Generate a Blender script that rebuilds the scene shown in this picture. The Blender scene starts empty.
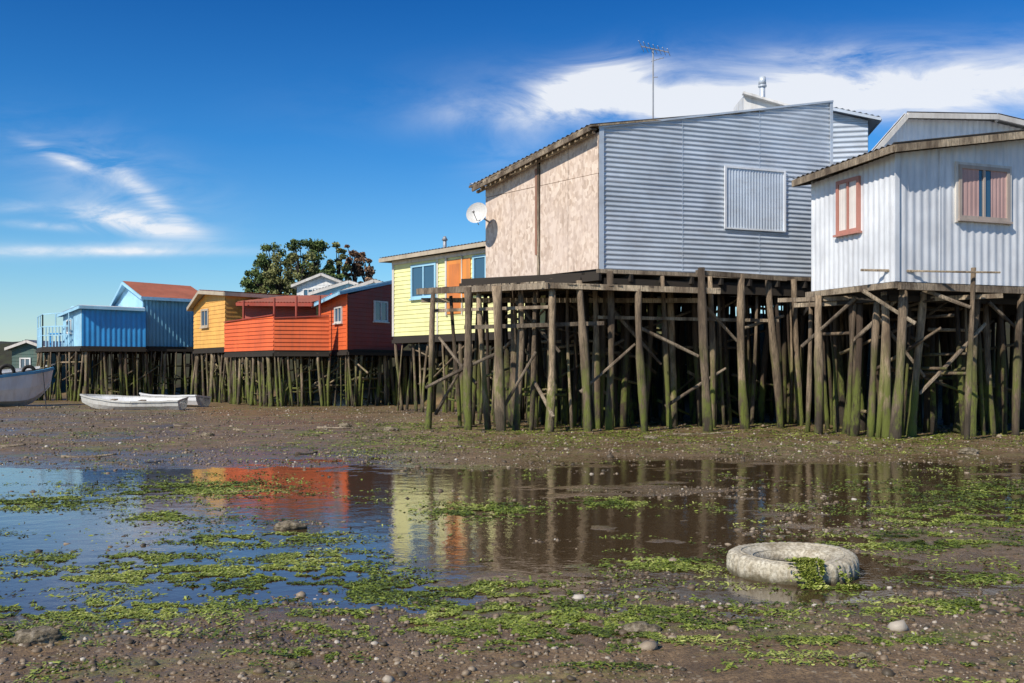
import bpy, math, random
import numpy as np
from mathutils import Vector, Matrix, noise as mnoise
random.seed(7); np.random.seed(7)
scn = bpy.context.scene
COL = scn.collection

# ---------------------------------------------------------------- noise
def _hash(ix, iy, seed):
    h = (ix.astype(np.int64)*374761393 + iy.astype(np.int64)*668265263 + seed*974634777) & 0xffffffff
    h = ((h ^ (h >> 13))*1274126177) & 0xffffffff
    return ((h ^ (h >> 16)) & 0xffff)/65535.0
def vn(x, y, seed=0):
    x = np.asarray(x, float); y = np.asarray(y, float)
    xi = np.floor(x); yi = np.floor(y); fx = x-xi; fy = y-yi
    fx = fx*fx*fx*(fx*(fx*6-15)+10); fy = fy*fy*fy*(fy*(fy*6-15)+10)
    a = _hash(xi, yi, seed); b = _hash(xi+1, yi, seed); c = _hash(xi, yi+1, seed); d = _hash(xi+1, yi+1, seed)
    return (a*(1-fx)+b*fx)*(1-fy)+(c*(1-fx)+d*fx)*fy*1.0
def fbm(x, y, seed=0, o=4):
    s = 0; a = 0.5; t = 0
    for i in range(o):
        s = s+a*vn(x*2**i+i*17.3, y*2**i+i*9.1, seed+i); t += a; a *= .5
    return s/t
def sst(x, a, b):
    t = np.clip((x-a)/(b-a), 0, 1); return t*t*(3-2*t)

ROWX = [-400, -60, -24, -14, -8.5, -4.5, 2.2, 9, 20, 60, 400]
ROWY = [230, 80, 54, 47, 44, 38, 28, 25.5, 24, 22, 10]
def ground_h(x, y):
    x = np.asarray(x, float); y = np.asarray(y, float)
    near = sst(y, 6.6, 5.2)*0.034
    left = 1/(1+np.exp((x-1.0)/0.8))
    mid = np.exp(-(np.abs(y-10.1)/5.0)**3)
    off = 0.012 + near - 0.034*mid*left + 0.022*sst(y, 16, 20.5) - 0.015*np.exp(-((y-13.0)/5)**2)*(1-left)
    h = off + (fbm(x*0.45, y*0.55, 3, 3)-.5)*0.052 + (fbm(x*2.2, y*3.6, 11, 4)-.5)*0.040
    h = h + (fbm(x*11, y*11, 21, 2)-.5)*0.013*(y < 40)
    s = y-np.interp(x, ROWX, ROWY)
    bank = sst(s, 7.5, 14)*3.6 + sst(s, 20, 90)*3.0 + sst(s, 7, 12)*(fbm(x*.5, y*.5, 31, 3)-.5)*1.0
    h = h + bank
    return h
def gh(x, y): return float(ground_h(np.array([x]), np.array([y]))[0])

# ---------------------------------------------------------------- materials
def newmat(name):
    m = bpy.data.materials.new(name); m.use_nodes = True
    nt = m.node_tree; b = nt.nodes['Principled BSDF']
    return m, nt, b
def N(nt, t, **kw):
    n = nt.nodes.new(t)
    for k, v in kw.items(): setattr(n, k, v)
    return n
def ramp(nt, fac, stops):
    r = N(nt, 'ShaderNodeValToRGB'); e = r.color_ramp.elements
    while len(e) < len(stops): e.new(0.5)
    for i, (p, c) in enumerate(stops):
        e[i].position = p; e[i].color = (c[0], c[1], c[2], 1) if not isinstance(c, (int, float)) else (c, c, c, 1)
    nt.links.new(fac, r.inputs[0]); return r.outputs[0]
def mixc(nt, fac, a, b, mode='MIX'):
    m = N(nt, 'ShaderNodeMix', data_type='RGBA', blend_type=mode)
    for s, v in ((m.inputs[0], fac), (m.inputs[6], a), (m.inputs[7], b)):
        if hasattr(v, 'is_output'): nt.links.new(v, s)
        elif isinstance(v, (int, float)): s.default_value = v
        else: s.default_value = (v[0], v[1], v[2], 1)
    return m.outputs[2]
def math_(nt, op, a, b=None, c=None, clamp=False):
    m = N(nt, 'ShaderNodeMath', operation=op); m.use_clamp = clamp
    for i, v in enumerate((a, b, c)):
        if v is None: continue
        if hasattr(v, 'is_output'): nt.links.new(v, m.inputs[i])
        else: m.inputs[i].default_value = v
    return m.outputs[0]
def noise(nt, vec, scale, detail=4, rough=.6, dist=0):
    n = N(nt, 'ShaderNodeTexNoise'); n.inputs['Scale'].default_value = scale
    n.inputs['Detail'].default_value = detail; n.inputs['Roughness'].default_value = rough
    n.inputs['Distortion'].default_value = dist
    if vec is not None: nt.links.new(vec, n.inputs['Vector'])
    return n.outputs['Fac']
def pos(nt, scale=(1, 1, 1)):
    g = N(nt, 'ShaderNodeNewGeometry'); m = N(nt, 'ShaderNodeMapping')
    m.inputs['Scale'].default_value = scale
    nt.links.new(g.outputs['Position'], m.inputs['Vector']); return m.outputs[0]
def bump(nt, b, h, strength=.4, dist=.02):
    n = N(nt, 'ShaderNodeBump'); n.inputs['Distance'].default_value = dist
    if hasattr(strength, 'is_output'): nt.links.new(strength, n.inputs['Strength'])
    else: n.inputs['Strength'].default_value = strength
    nt.links.new(h, n.inputs['Height']); nt.links.new(n.outputs[0], b.inputs['Normal'])

def paint(name, c, rough=.55, metal=0, dirt=(.16, .12, .08), dirta=.35, streak=(3, 3, .35), bstr=.3, scale=2.0):
    m, nt, b = newmat(name)
    p = pos(nt, streak)
    f = noise(nt, p, scale, 6, .65)
    f2 = noise(nt, pos(nt), .9, 3)
    dark = tuple(v*.80 for v in c); lite = tuple(min(v*1.1, .88) for v in c)
    col = ramp(nt, f2, [(.3, dark), (.7, lite)])
    fac = math_(nt, 'MULTIPLY', ramp(nt, f, [(.48, 0.0), (.72, 1.0)]), dirta)
    col = mixc(nt, fac, col, dirt)
    nt.links.new(col, b.inputs['Base Color'])
    b.inputs['Roughness'].default_value = rough; b.inputs['Metallic'].default_value = metal
    bump(nt, b, noise(nt, pos(nt), 14, 4), bstr, .01)
    return m

M = {}
M['metal'] = paint('corrugated_zinc', (.56, .63, .71), .45, .25, (.38, .37, .37), .4, (.6, .6, 3), .15)
M['metal_v'] = paint('corrugated_white_zinc', (.74, .77, .81), .5, .1, (.44, .45, .47), .5, (4, 4, .5), .15)
M['metal_dark'] = paint('zinc_roof_aged', (.34, .36, .39), .5, .3, (.2, .14, .1), .6)
M['yellow'] = paint('yellow_paint', (.86, .83, .38), .6, 0, (.5, .42, .24), .3)
M['orange'] = paint('orange_paint', (.86, .45, .11), .6)
M['redor'] = paint('red_orange_paint', (.76, .14, .035), .6, 0, (.3, .07, .04), .4)
M['darkred_and_shade'] = paint('dark_and_shaded_red_paint', (.34, .055, .03), .6)  # dark red trim; on the red house's side walls, shade put into colour
M['redroof'] = paint('red_rusty_roof', (.46, .15, .09), .6)
M['blue'] = paint('blue_paint', (.04, .34, .76), .5, 0, (.08, .22, .38), .35)
M['ltblue'] = paint('light_blue_paint', (.34, .62, .80), .55, 0, (.3, .4, .45), .35)
M['ltblue_shade'] = paint('light_blue_shaded_paint', (.16, .40, .56), .55, 0, (.12, .2, .25), .4)  # shaded copy of the light blue for side walls, shade in the colour
M['white'] = paint('white_paint', (.76, .76, .74), .5)
M['offwhite'] = paint('aged_white_trim', (.66, .63, .58), .6)
M['tan'] = paint('tan_trim', (.48, .41, .31), .7)
M['door'] = paint('orange_door_paint', (.76, .28, .06), .5)
M['redframe'] = paint('red_frame_paint', (.50, .22, .17), .5)
M['brownframe'] = paint('brown_frame_wood', (.44, .37, .32), .6)
M['darkwood'] = paint('dark_brown_wood', (.03, .023, .017), .85, 0, (.025, .025, .012), .4)  # near-black brown for floors, joists, facade backing and trunks
M['green'] = paint('green_gray_paint', (.06, .12, .10), .6)
M['black'] = paint('black_rubber', (.02, .02, .02), .7)
M['curtain'] = paint('pink_curtain', (.50, .33, .31), .9, 0, (.3, .24, .24), .3, (14, 14, .3))
M['curtainw'] = paint('white_curtain', (.74, .70, .66), .9, 0, (.45, .4, .4), .4, (14, 14, .3))
def glass():
    m, nt, b = newmat('window_glass'); b.inputs['Base Color'].default_value = (.04, .10, .17, 1)
    b.inputs['Roughness'].default_value = .06; b.inputs['Specular IOR Level'].default_value = .9
    bump(nt, b, noise(nt, pos(nt), 2, 2), .1, .02); return m
M['glass'] = glass()
def osb():
    m, nt, b = newmat('osb_board')
    v = N(nt, 'ShaderNodeTexVoronoi'); v.inputs['Scale'].default_value = 15
    nt.links.new(pos(nt, (1, 1, .6)), v.inputs['Vector'])
    sc = N(nt, 'ShaderNodeSeparateColor'); nt.links.new(v.outputs['Color'], sc.inputs[0])
    c1 = ramp(nt, sc.outputs[0], [(0, (.46, .35, .27)), (.5, (.64, .51, .41)), (1, (.76, .64, .53))])
    f = noise(nt, pos(nt), 1.1, 5, .7)
    c2 = mixc(nt, ramp(nt, f, [(.40, 0.0), (.7, .7)]), c1, (.64, .53, .46))
    f3 = noise(nt, pos(nt, (3, 3, .5)), 1.6, 6, .75)
    c3 = mixc(nt, ramp(nt, f3, [(.50, 0.0), (.72, .6)]), c2, (.34, .25, .20))
    nt.links.new(c3, b.inputs['Base Color']); b.inputs['Roughness'].default_value = .8
    bump(nt, b, sc.outputs[1], .25, .004); return m
M['osb'] = osb()
def wood(name, top, moss=True, mossy=.46):
    m, nt, b = newmat(name)
    g = N(nt, 'ShaderNodeNewGeometry'); sp = N(nt, 'ShaderNodeSeparateXYZ'); nt.links.new(g.outputs['Position'], sp.inputs[0])
    grain = noise(nt, pos(nt, (9, 9, .8)), 5, 6, .75)
    col = ramp(nt, grain, [(.36, tuple(v*.3 for v in top)), (.5, top), (.68, tuple(v*1.5 for v in top))])
    big = noise(nt, pos(nt, (1.6, 1.6, .5)), 1.4, 3)
    col = mixc(nt, ramp(nt, big, [(.38, .85), (.60, 0.0)]), col, (.085, .06, .042))
    col = mixc(nt, 1.0, col, ramp(nt, g.outputs['Random Per Island'], [(0, (.42, .39, .36)), (.5, (.85, .80, .74)), (1, (1.35, 1.28, 1.15))]), 'MULTIPLY')
    if moss:
        z = math_(nt, 'ADD', sp.outputs[2], math_(nt, 'MULTIPLY', noise(nt, pos(nt, (2.2, 2.2, .8)), 1.2, 4), -3.2))
        wet = ramp(nt, math_(nt, 'ADD', z, 1.35), [(0, .85), (.95, 0.0)])
        col = mixc(nt, wet, col, (.045, .036, .024))
        mf = math_(nt, 'MULTIPLY', ramp(nt, noise(nt, pos(nt, (1.3, 1.3, .6)), 1.6, 5, .75), [(mossy, 0.0), (mossy+.1, .9)]),
                   ramp(nt, math_(nt, 'MULTIPLY', sp.outputs[2], .4), [(.40, 1.0), (.95, 0.0)]))
        col = mixc(nt, mf, col, (.15, .18, .028))
    nt.links.new(col, b.inputs['Base Color']); b.inputs['Roughness'].default_value = .85
    bump(nt, b, grain, 1.0, .05); return m
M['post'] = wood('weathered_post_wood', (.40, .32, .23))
M['post_shaded'] = wood('shaded_stilt_wood', (.07, .05, .035))  # darker copy of the post wood: under-house shade put into the colour
M['beam'] = wood('weathered_beam_wood', (.42, .36, .28), False)

# ---------------------------------------------------------------- mesh helpers
def empty(name, loc=(0, 0, 0)):
    e = bpy.data.objects.new(name, None); e.location = loc; COL.objects.link(e); e.empty_display_size = .2; return e
class Part:
    def __init__(s, name, parent=None, mat=None):
        s.name = name; s.p = parent; s.m = mat; s.v = []; s.f = []
    def add(s, vs, fs):
        o = len(s.v); s.v += [tuple(v) for v in vs]; s.f += [tuple(i+o for i in f) for f in fs]
    def hexa(s, c):
        s.add(c, [(0, 3, 2, 1), (4, 5, 6, 7), (0, 1, 5, 4), (1, 2, 6, 5), (2, 3, 7, 6), (3, 0, 4, 7)])
    def beam(s, p, q, w, h):
        p = Vector(p); q = Vector(q); d = (q-p).normalized()
        up = Vector((0, 0, 1)) if abs(d.z) < .95 else Vector((0, 1, 0))
        a = d.cross(up).normalized()*w/2; b = a.cross(d).normalized()*h/2
        s.hexa([p-a-b, p+a-b, q+a-b, q-a-b, p-a+b, p+a+b, q+a+b, q-a+b])
    def pole(s, p, q, r0, r1=None, n=8, seg=5, wob=.03):
        r1 = r1 or r0; p = Vector(p); q = Vector(q); d = (q-p); L = d.length; d.normalize()
        u = d.orthogonal().normalized(); w = d.cross(u); vs = []; ph = random.random()*50
        for i in range(seg+1):
            t = i/seg
            c = p.lerp(q, t)+u*wob*math.sin(ph+t*4.1)*L*.35+w*wob*math.cos(ph*1.7+t*3.3)*L*.35
            r = (r0+(r1-r0)*t)*(1+((.13*math.sin(ph*3+t*9)+.07*math.sin(ph+t*23)) if wob else 0))
            for k in range(n):
                a = 2*math.pi*k/n; rr = r*(1+((.12*math.sin(a*2+ph)+.08*math.sin(a*3+ph*2+t*5)) if wob else 0))
                vs.append(c+u*math.cos(a)*rr+w*math.sin(a)*rr)
        fs = [(i*n+k, i*n+(k+1) % n, (i+1)*n+(k+1) % n, (i+1)*n+k) for i in range(seg) for k in range(n)]
        fs.append(tuple(range(n))[::-1]); fs.append(tuple(seg*n+k for k in range(n)))
        s.add(vs, fs)
    def poly_slab(s, pts, z0, z1):
        n = len(pts); vs = [(x, y, z0) for x, y in pts]+[(x, y, z1) for x, y in pts]
        s.add(vs, [tuple(range(n))[::-1], tuple(range(n, 2*n))]+[(i, (i+1) % n, (i+1) % n+n, i+n) for i in range(n)])
    def done(s, smooth=False, mat=None):
        if not s.v: return None
        me = bpy.data.meshes.new(s.name); me.from_pydata(s.v, [], s.f); me.update()
        if smooth: me.polygons.foreach_set('use_smooth', [True]*len(me.polygons))
        o = bpy.data.objects.new(s.name, me); COL.objects.link(o)
        me.materials.append(mat or s.m)
        if s.p: o.parent = s.p
        return o

class Wall:
    def __init__(s, H, p0, p1, zb, top, mat, style='v', pitch=.15, amp=.018, name='wall'):
        s.p0 = Vector(p0); s.p1 = Vector(p1); d = s.p1-s.p0; s.L = d.length; s.d = d/s.L; s.n = Vector((s.d.y, -s.d.x)); s.H = H; s.zb = zb; s.top = top
        P = Part(name, H, mat); ts = [a for a, b in top]; zs = [b for a, b in top]
        tz = lambda t: float(np.interp(t, ts, zs))
        def pt(u, z, o): q = s.p0+s.d*u+s.n*o; return (q.x, q.y, z)
        if style == 'v':
            n = max(6, int(s.L/pitch*6)); us = [i*s.L/n for i in range(n+1)]
            us = sorted(set(us+[t*s.L for t in ts])); vs = []
            for u in us:
                ph = u/pitch*2*math.pi; o = amp*(math.copysign(abs(math.sin(ph))**.6, math.sin(ph)))
                vs += [pt(u, zb, o), pt(u, tz(u/s.L), o)]
            P.add(vs, [(2*i, 2*i+2, 2*i+3, 2*i+1) for i in range(len(us)-1)])
        elif style in ('h', 'lap'):
            zm = max(zs)
            if style == 'h':
                nz = int((zm-zb)/pitch*6); zz = [(zb+i*pitch/6, amp*math.sin(i*math.pi/3)) for i in range(nz+2)]
            else:
                zz = []; z = zb
                while z < zm: zz += [(z, amp), (z+pitch-.005, 0)]; z += pitch
                zz.append((z, amp))
            m = max(12, len(ts)*2); us = sorted(set([i*s.L/m for i in range(m+1)]+[t*s.L for t in ts])); vs = []
            for u in us:
                for z, o in zz: vs.append(pt(u, min(z, tz(u/s.L)), o+.004*math.sin(u*2.1+math.floor(z/.8)*2)))
            R = len(zz)
            P.add(vs, [(i*R+j, (i+1)*R+j, (i+1)*R+j+1, i*R+j+1) for i in range(len(us)-1) for j in range(R-1)])
        else:
            us = [t*s.L for t in ts]; vs = []
            for u in us: vs += [pt(u, zb, 0), pt(u, tz(u/s.L), 0)]
            P.add(vs, [(2*i, 2*i+2, 2*i+3, 2*i+1) for i in range(len(us)-1)])
        P.done(smooth=(style == 'v'))
    def pt(s, u, z, o):
        q = s.p0+s.d*u+s.n*o; return Vector((q.x, q.y, z))
    def box(s, P, u0, u1, z0, z1, o0, o1):
        c = [s.pt(u0, z0, o1), s.pt(u1, z0, o1), s.pt(u1, z0, o0), s.pt(u0, z0, o0)]
        c2 = [Vector((v.x, v.y, z1)) for v in c]; P.hexa(c+c2)
    def window(s, u0, u1, z0, z1, fm, gm=None, fw=.07, mull=1, trans=0, cur=None, proud=.07, sill=True):
        F = Part('window_frame', s.H, fm); b = s.box
        b(F, u0, u0+fw, z0, z1, .0, proud); b(F, u1-fw, u1, z0, z1, .0, proud)
        b(F, u0+fw, u1-fw, z0, z0+fw, .0, proud-.003); b(F, u0+fw, u1-fw, z1-fw, z1, .0, proud-.003)
        for i in range(mull):
            uc = u0+(u1-u0)*(i+1)/(mull+1); b(F, uc-fw*.35, uc+fw*.35, z0+fw, z1-fw, .0, proud-.01)
        for i in range(trans):
            zc = z0+(z1-z0)*.62; b(F, u0+fw, u1-fw, zc-fw*.3, zc+fw*.3, .0, proud-.014)
        if sill: b(F, u0-.04, u1+.04, z0-.05, z0-.002, .0, proud+.05)
        F.done()
        G = Part('window_pane', s.H, gm or M['glass']); b(G, u0+fw*.5, u1-fw*.5, z0+fw*.5, z1-fw*.5, -.02, .026); G.done()
        if cur:
            C = Part('curtain', s.H, cur); w = u1-u0; n = 12
            for a, e in ((u0+fw, u0+w*.40), (u1-w*.36, u1-fw)):
                vs = []
                for i in range(n+1):
                    u = a+(e-a)*i/n; o = .034+.006*math.sin(i*2.2); vs += [s.pt(u, z0+fw, o), s.pt(u, z1-fw, o)]
                C.add(vs, [(2*i, 2*i+2, 2*i+3, 2*i+1) for i in range(n)])
            C.done()
    def corner(s, P, u, z1, w=.1): s.box(P, u-w/2, u+w/2, s.zb, z1, .02, .045)

def roof(H, a, b, c, d, mat, thick=.06, pitch=.18, amp=.02, name='roof', fascia=None, fh=.14):
    a, b, c, d = map(Vector, (a, b, c, d)); nrm = (b-a).cross(d-a).normalized()
    if nrm.z < 0: nrm = -nrm
    L = (b-a).length; n = max(4, int(L/pitch*4)); P = Part(name, H, mat); vs = []
    for i in range(n+1):
        t = i/n; o = nrm*(amp*math.sin(i*math.pi/2)+thick)
        vs += [a.lerp(b, t)+o, d.lerp(c, t)+o]
    P.add(vs, [(2*i, 2*i+2, 2*i+3, 2*i+1) for i in range(n)]); P.done(smooth=True)
    Q = Part(name+'_boards', H, fascia or M['beam'])
    dn = -nrm*.01; q = nrm*(thick-amp-.004)
    Q.hexa([a+dn, b+dn, c+dn, d+dn, a+q, b+q, c+q, d+q])
    if fascia or fh:
        for p, r in ((a, b), (b, c), (c, d), (d, a)):
            e = (r-p).normalized(); out = e.cross(nrm)*.018
            if out.dot((p+r)/2-(a+b+c+d)/4) < 0: out = -out
            Q.beam(p+out-Vector((0, 0, fh*.35)), r+out-Vector((0, 0, fh*.35)), .03, fh)
    Q.done()

def inpoly(x, y, pts):
    c = False; n = len(pts)
    for i in range(n):
        x0, y0 = pts[i]; x1, y1 = pts[i-1]
        if (y0 > y) != (y1 > y) and x < (x1-x0)*(y-y0)/(y1-y0)+x0: c = not c
    return c
def stilts(H, pts, ztop, sp=1.1, edges=(0, 1), esp=.6, r=.085, inner=True, name='stilts', braces=10, emat='post'):
    P = Part(name, H, M[emat]); I = Part(name+'_inner', H, M['post_shaded'])
    def one(P, x, y, rr, zt):
        g = gh(x, y)
        if g > zt-.3: return
        lean = random.uniform(-.28, .28), random.uniform(-.15, .15)
        rr *= random.choice((.5, .7, .9, 1, 1.25))
        P.pole((x+lean[0], y+lean[1], g-.25), (x, y, zt), rr*random.uniform(1., 1.2), rr*random.uniform(.7, .95), 8, 6, .026)
    n = len(pts)
    for e in edges:
        x0, y0 = pts[e]; x1, y1 = pts[(e+1) % n]; L = math.hypot(x1-x0, y1-y0); k = max(2, int(L/esp))
        for i in range(k+1):
            t = min(1, max(0, (i+random.uniform(-.45, .45))/k)); one(P, x0+(x1-x0)*t, y0+(y1-y0)*t+random.uniform(0, .3), r, ztop)
    if inner:
        xs = [p[0] for p in pts]; ys = [p[1] for p in pts]; x = min(xs)
        while x < max(xs):
            y = min(ys)
            while y < max(ys):
                a = x+random.uniform(-.4, .4)*sp; b = y+random.uniform(-.4, .4)*sp
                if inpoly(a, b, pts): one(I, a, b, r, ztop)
                y += sp
            x += sp
    for i in range(braces):
        e = random.choice(edges); x0, y0 = pts[e]; x1, y1 = pts[(e+1) % n]; t = random.uniform(0, .75); L = math.hypot(x1-x0, y1-y0); u = t+random.uniform(1., 2.2)/L
        za = random.uniform(.5, ztop-.2); zb = za+random.uniform(-1.5, 1.5)*(random.random() < .65); zb = min(max(zb, .3), ztop-.1)
        q = random.uniform(.1, 2.0); nx, ny = -(y1-y0)/L*q, (x1-x0)/L*q
        P.pole((x0+(x1-x0)*t+nx, y0+(y1-y0)*t+ny, za), (x0+(x1-x0)*u+nx, y0+(y1-y0)*u+ny, zb), .04, .035, 6, 2, .01)
    P.done(smooth=True); I.done(smooth=True)
    F = Part('floor', H, M['darkwood']); F.poly_slab(pts, ztop, ztop+.12)  # slab carried on behind the house walls to shade the bank
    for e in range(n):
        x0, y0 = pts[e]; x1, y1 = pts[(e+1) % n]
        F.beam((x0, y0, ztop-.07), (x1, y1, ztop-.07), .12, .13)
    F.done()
def lerp2(a, b, t): return (a[0]+(b[0]-a[0])*t, a[1]+(b[1]-a[1])*t)

# ================================================================= GROUND
def axis(dense0, dense1, step, lo, hi, g):
    a = list(np.arange(dense0, dense1, step)); s = step; x = a[-1]
    while x < hi: s *= g; x += s; a.append(x)
    s = step; x = a[0]; pre = []
    while x > lo: s *= g; x -= s; pre.append(x)
    return np.array(pre[::-1]+a)
xs = axis(-9, 9, .045, -900, 900, 1.055)
ys = list(np.arange(4, 13, .04)); y = ys[-1]
while y < 60: y += y*.0045; ys.append(y)
while y < 1500: y *= 1.05; ys.append(y)
pre = []; y = 4; s = .06
while y > -60: s *= 1.2; y -= s; pre.append(y)
ys = np.array(pre[::-1]+ys)
X, Y = np.meshgrid(xs, ys); Z = ground_h(X, Y)
nx, ny = len(xs), len(ys)
me = bpy.data.meshes.new('ground'); co = np.stack([X, Y, Z], -1).reshape(-1, 3)
me.vertices.add(len(co)); me.vertices.foreach_set('co', co.ravel())
i = np.arange(nx-1)[None, :]+np.arange(ny-1)[:, None]*nx
fc = np.stack([i, i+1, i+1+nx, i+nx], -1).reshape(-1, 4)
me.loops.add(fc.size); me.loops.foreach_set('vertex_index', fc.ravel().astype(np.int32))
me.polygons.add(len(fc)); me.polygons.foreach_set('loop_start', np.arange(len(fc), dtype=np.int32)*4)
me.polygons.foreach_set('use_smooth', np.ones(len(fc), bool)); me.update(calc_edges=True)
go = bpy.data.objects.new('ground', me); COL.objects.link(go)
m, nt, b = newmat('wet_mud')
g = N(nt, 'ShaderNodeNewGeometry'); sp = N(nt, 'ShaderNodeSeparateXYZ'); nt.links.new(g.outputs['Position'], sp.inputs[0])
f1 = noise(nt, pos(nt), 1.3, 6, .65); f2 = noise(nt, pos(nt), 16, 5, .7); f3 = noise(nt, pos(nt), 60, 3, .7)
col = ramp(nt, f1, [(.3, (.17, .11, .055)), (.5, (.28, .185, .095)), (.72, (.40, .275, .15))])
col = mixc(nt, ramp(nt, f2, [(.38, .6), (.6, 0.0)]), col, (.085, .056, .028))
col = mixc(nt, ramp(nt, f3, [(.40, .65), (.55, 0.0)]), col, (.06, .04, .022))
v = N(nt, 'ShaderNodeTexVoronoi'); v.inputs['Scale'].default_value = 30; nt.links.new(pos(nt), v.inputs['Vector'])
sc = N(nt, 'ShaderNodeSeparateColor'); nt.links.new(v.outputs['Color'], sc.inputs[0])
peb = math_(nt, 'MULTIPLY', math_(nt, 'GREATER_THAN', sc.outputs[0], .88), math_(nt, 'LESS_THAN', v.outputs['Distance'], .40))
col = mixc(nt, math_(nt, 'MULTIPLY', peb, .6), col, (.40, .33, .23))
alg = noise(nt, pos(nt, (.45, 1, 1)), 1.0, 8, .75)
algm = math_(nt, 'MULTIPLY', ramp(nt, alg, [(.52, 0.0), (.60, .85)]), ramp(nt, f3, [(.38, .15), (.56, 1.0)]))
algc = ramp(nt, f2, [(.35, (.08, .105, .015)), (.65, (.22, .26, .045))])
col = mixc(nt, algm, col, algc)
wet = ramp(nt, math_(nt, 'MULTIPLY_ADD', sp.outputs[2], 12, .2), [(.2, 1.0), (.70, 0.0)])
col = mixc(nt, math_(nt, 'MULTIPLY', wet, .5), col, (.055, .037, .018))
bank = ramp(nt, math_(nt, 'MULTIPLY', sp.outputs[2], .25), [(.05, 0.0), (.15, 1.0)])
col = mixc(nt, bank, col, ramp(nt, f1, [(.35, (.018, .015, .009)), (.65, (.03, .035, .013))]))  # bank painted near black: the shade below the houses is in the colour
nt.links.new(col, b.inputs['Base Color'])
ro = math_(nt, 'ADD', math_(nt, 'MULTIPLY', wet, -.46), ramp(nt, f2, [(.3, .40), (.7, .72)]))
nt.links.new(math_(nt, 'ADD', math_(nt, 'MAXIMUM', ro, .07), math_(nt, 'MULTIPLY', bank, .4)), b.inputs['Roughness'])
hh = math_(nt, 'ADD', math_(nt, 'ADD', noise(nt, pos(nt), 22, 6, .7), math_(nt, 'MULTIPLY', peb, .5)), math_(nt, 'MULTIPLY', noise(nt, pos(nt), 90, 3), .35))
bump(nt, b, hh, math_(nt, 'MULTIPLY_ADD', wet, -.50, .70), .022)
me.materials.append(m)

W = Part('shallow_water', None, None); W.add([(-300, 2, 0), (60, 2, 0), (60, 60, 0), (-300, 400, 0)], [(0, 1, 2, 3)])
m, nt, b = newmat('shallow_water')
b.inputs['Base Color'].default_value = (.07, .046, .024, 1); b.inputs['Roughness'].default_value = .035; b.inputs['IOR'].default_value = 1.45
b.inputs['Specular IOR Level'].default_value = .9
hw = math_(nt, 'ADD', noise(nt, pos(nt), 3.5, 4, .5), math_(nt, 'MULTIPLY', noise(nt, pos(nt), 18, 3), .25))
bump(nt, b, hw, .20, .02); W.done(mat=m)

# ================================================================= scattered small things
def multi(name, base_v, base_f, P, S, R, mat, tint):
    n = len(P); bv = np.array(base_v, float); bf = base_f
    V = np.einsum('nij,nkj->nki', R, bv[None]*S[:, None, :])+P[:, None, :]
    k = len(bv); me = bpy.data.meshes.new(name); me.vertices.add(n*k); me.vertices.foreach_set('co', V.ravel())
    fl = np.array(bf); q = fl.shape[1]
    F = (fl[None]+(np.arange(n)*k)[:, None, None]).reshape(-1, q)
    me.loops.add(F.size); me.loops.foreach_set('vertex_index', F.ravel().astype(np.int32))
    me.polygons.add(len(F)); me.polygons.foreach_set('loop_start', np.arange(len(F), dtype=np.int32)*q)
    me.update(calc_edges=True)
    at = me.attributes.new('tint', 'FLOAT', 'POINT'); at.data.foreach_set('value', np.repeat(tint, k).astype(np.float32))
    o = bpy.data.objects.new(name, me); COL.objects.link(o); me.materials.append(mat); return o
def rotz(a, tx, ty):
    n = len(a); ca, sa = np.cos(a), np.sin(a); Z = np.zeros(n); O = np.ones(n)
    Rz = np.stack([ca, -sa, Z, sa, ca, Z, Z, Z, O], -1).reshape(n, 3, 3)
    cx, sx = np.cos(tx), np.sin(tx); Rx = np.stack([O, Z, Z, Z, cx, -sx, Z, sx, cx], -1).reshape(n, 3, 3)
    cy, sy = np.cos(ty), np.sin(ty); Ry = np.stack([cy, Z, sy, Z, O, Z, -sy, Z, cy], -1).reshape(n, 3, 3)
    return Rz@Rx@Ry
def tintmat(name, stops, rough=.6):
    m, nt, b = newmat(name); a = N(nt, 'ShaderNodeAttribute'); a.attribute_name = 'tint'
    c = ramp(nt, a.outputs['Fac'], stops); nt.links.new(c, b.inputs['Base Color']); b.inputs['Roughness'].default_value = rough
    bump(nt, b, noise(nt, pos(nt), 40, 3), .3, .01); return m
phi = (1+5**.5)/2
icov = [(-1, phi, 0), (1, phi, 0), (-1, -phi, 0), (1, -phi, 0), (0, -1, phi), (0, 1, phi), (0, -1, -phi), (0, 1, -phi), (phi, 0, -1), (phi, 0, 1), (-phi, 0, -1), (-phi, 0, 1)]
icov = [tuple(c/1.9*random.uniform(.8, 1.15) for c in v) for v in icov]
icof = [(0, 11, 5), (0, 5, 1), (0, 1, 7), (0, 7, 10), (0, 10, 11), (1, 5, 9), (5, 11, 4), (11, 10, 2), (10, 7, 6), (7, 1, 8), (3, 9, 4), (3, 4, 2), (3, 2, 6), (3, 6, 8), (3, 8, 9), (4, 9, 5), (2, 4, 11), (6, 2, 10), (8, 6, 7), (9, 8, 1)]
n = 70000
d = 4.5*(42/4.5)**(np.random.rand(n)**.85); x = (np.random.rand(n)-.5)*1.35*d
keep = fbm(x*.8, d*.8, 77, 3)+np.where(d > 16, .18, 0)+np.where(d < 6, .08, 0) > .51
d = d[keep]; x = x[keep]; n = len(d)
sz = np.random.lognormal(-5.0, .52, n)*(1+d*.045); sz = np.clip(sz, .003, .07)
P = np.stack([x, d, ground_h(x, d)+sz*.1], -1)
S = np.stack([sz*np.random.uniform(.8, 1.4, n), sz, sz*np.random.uniform(.4, .8, n)], -1)
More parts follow.
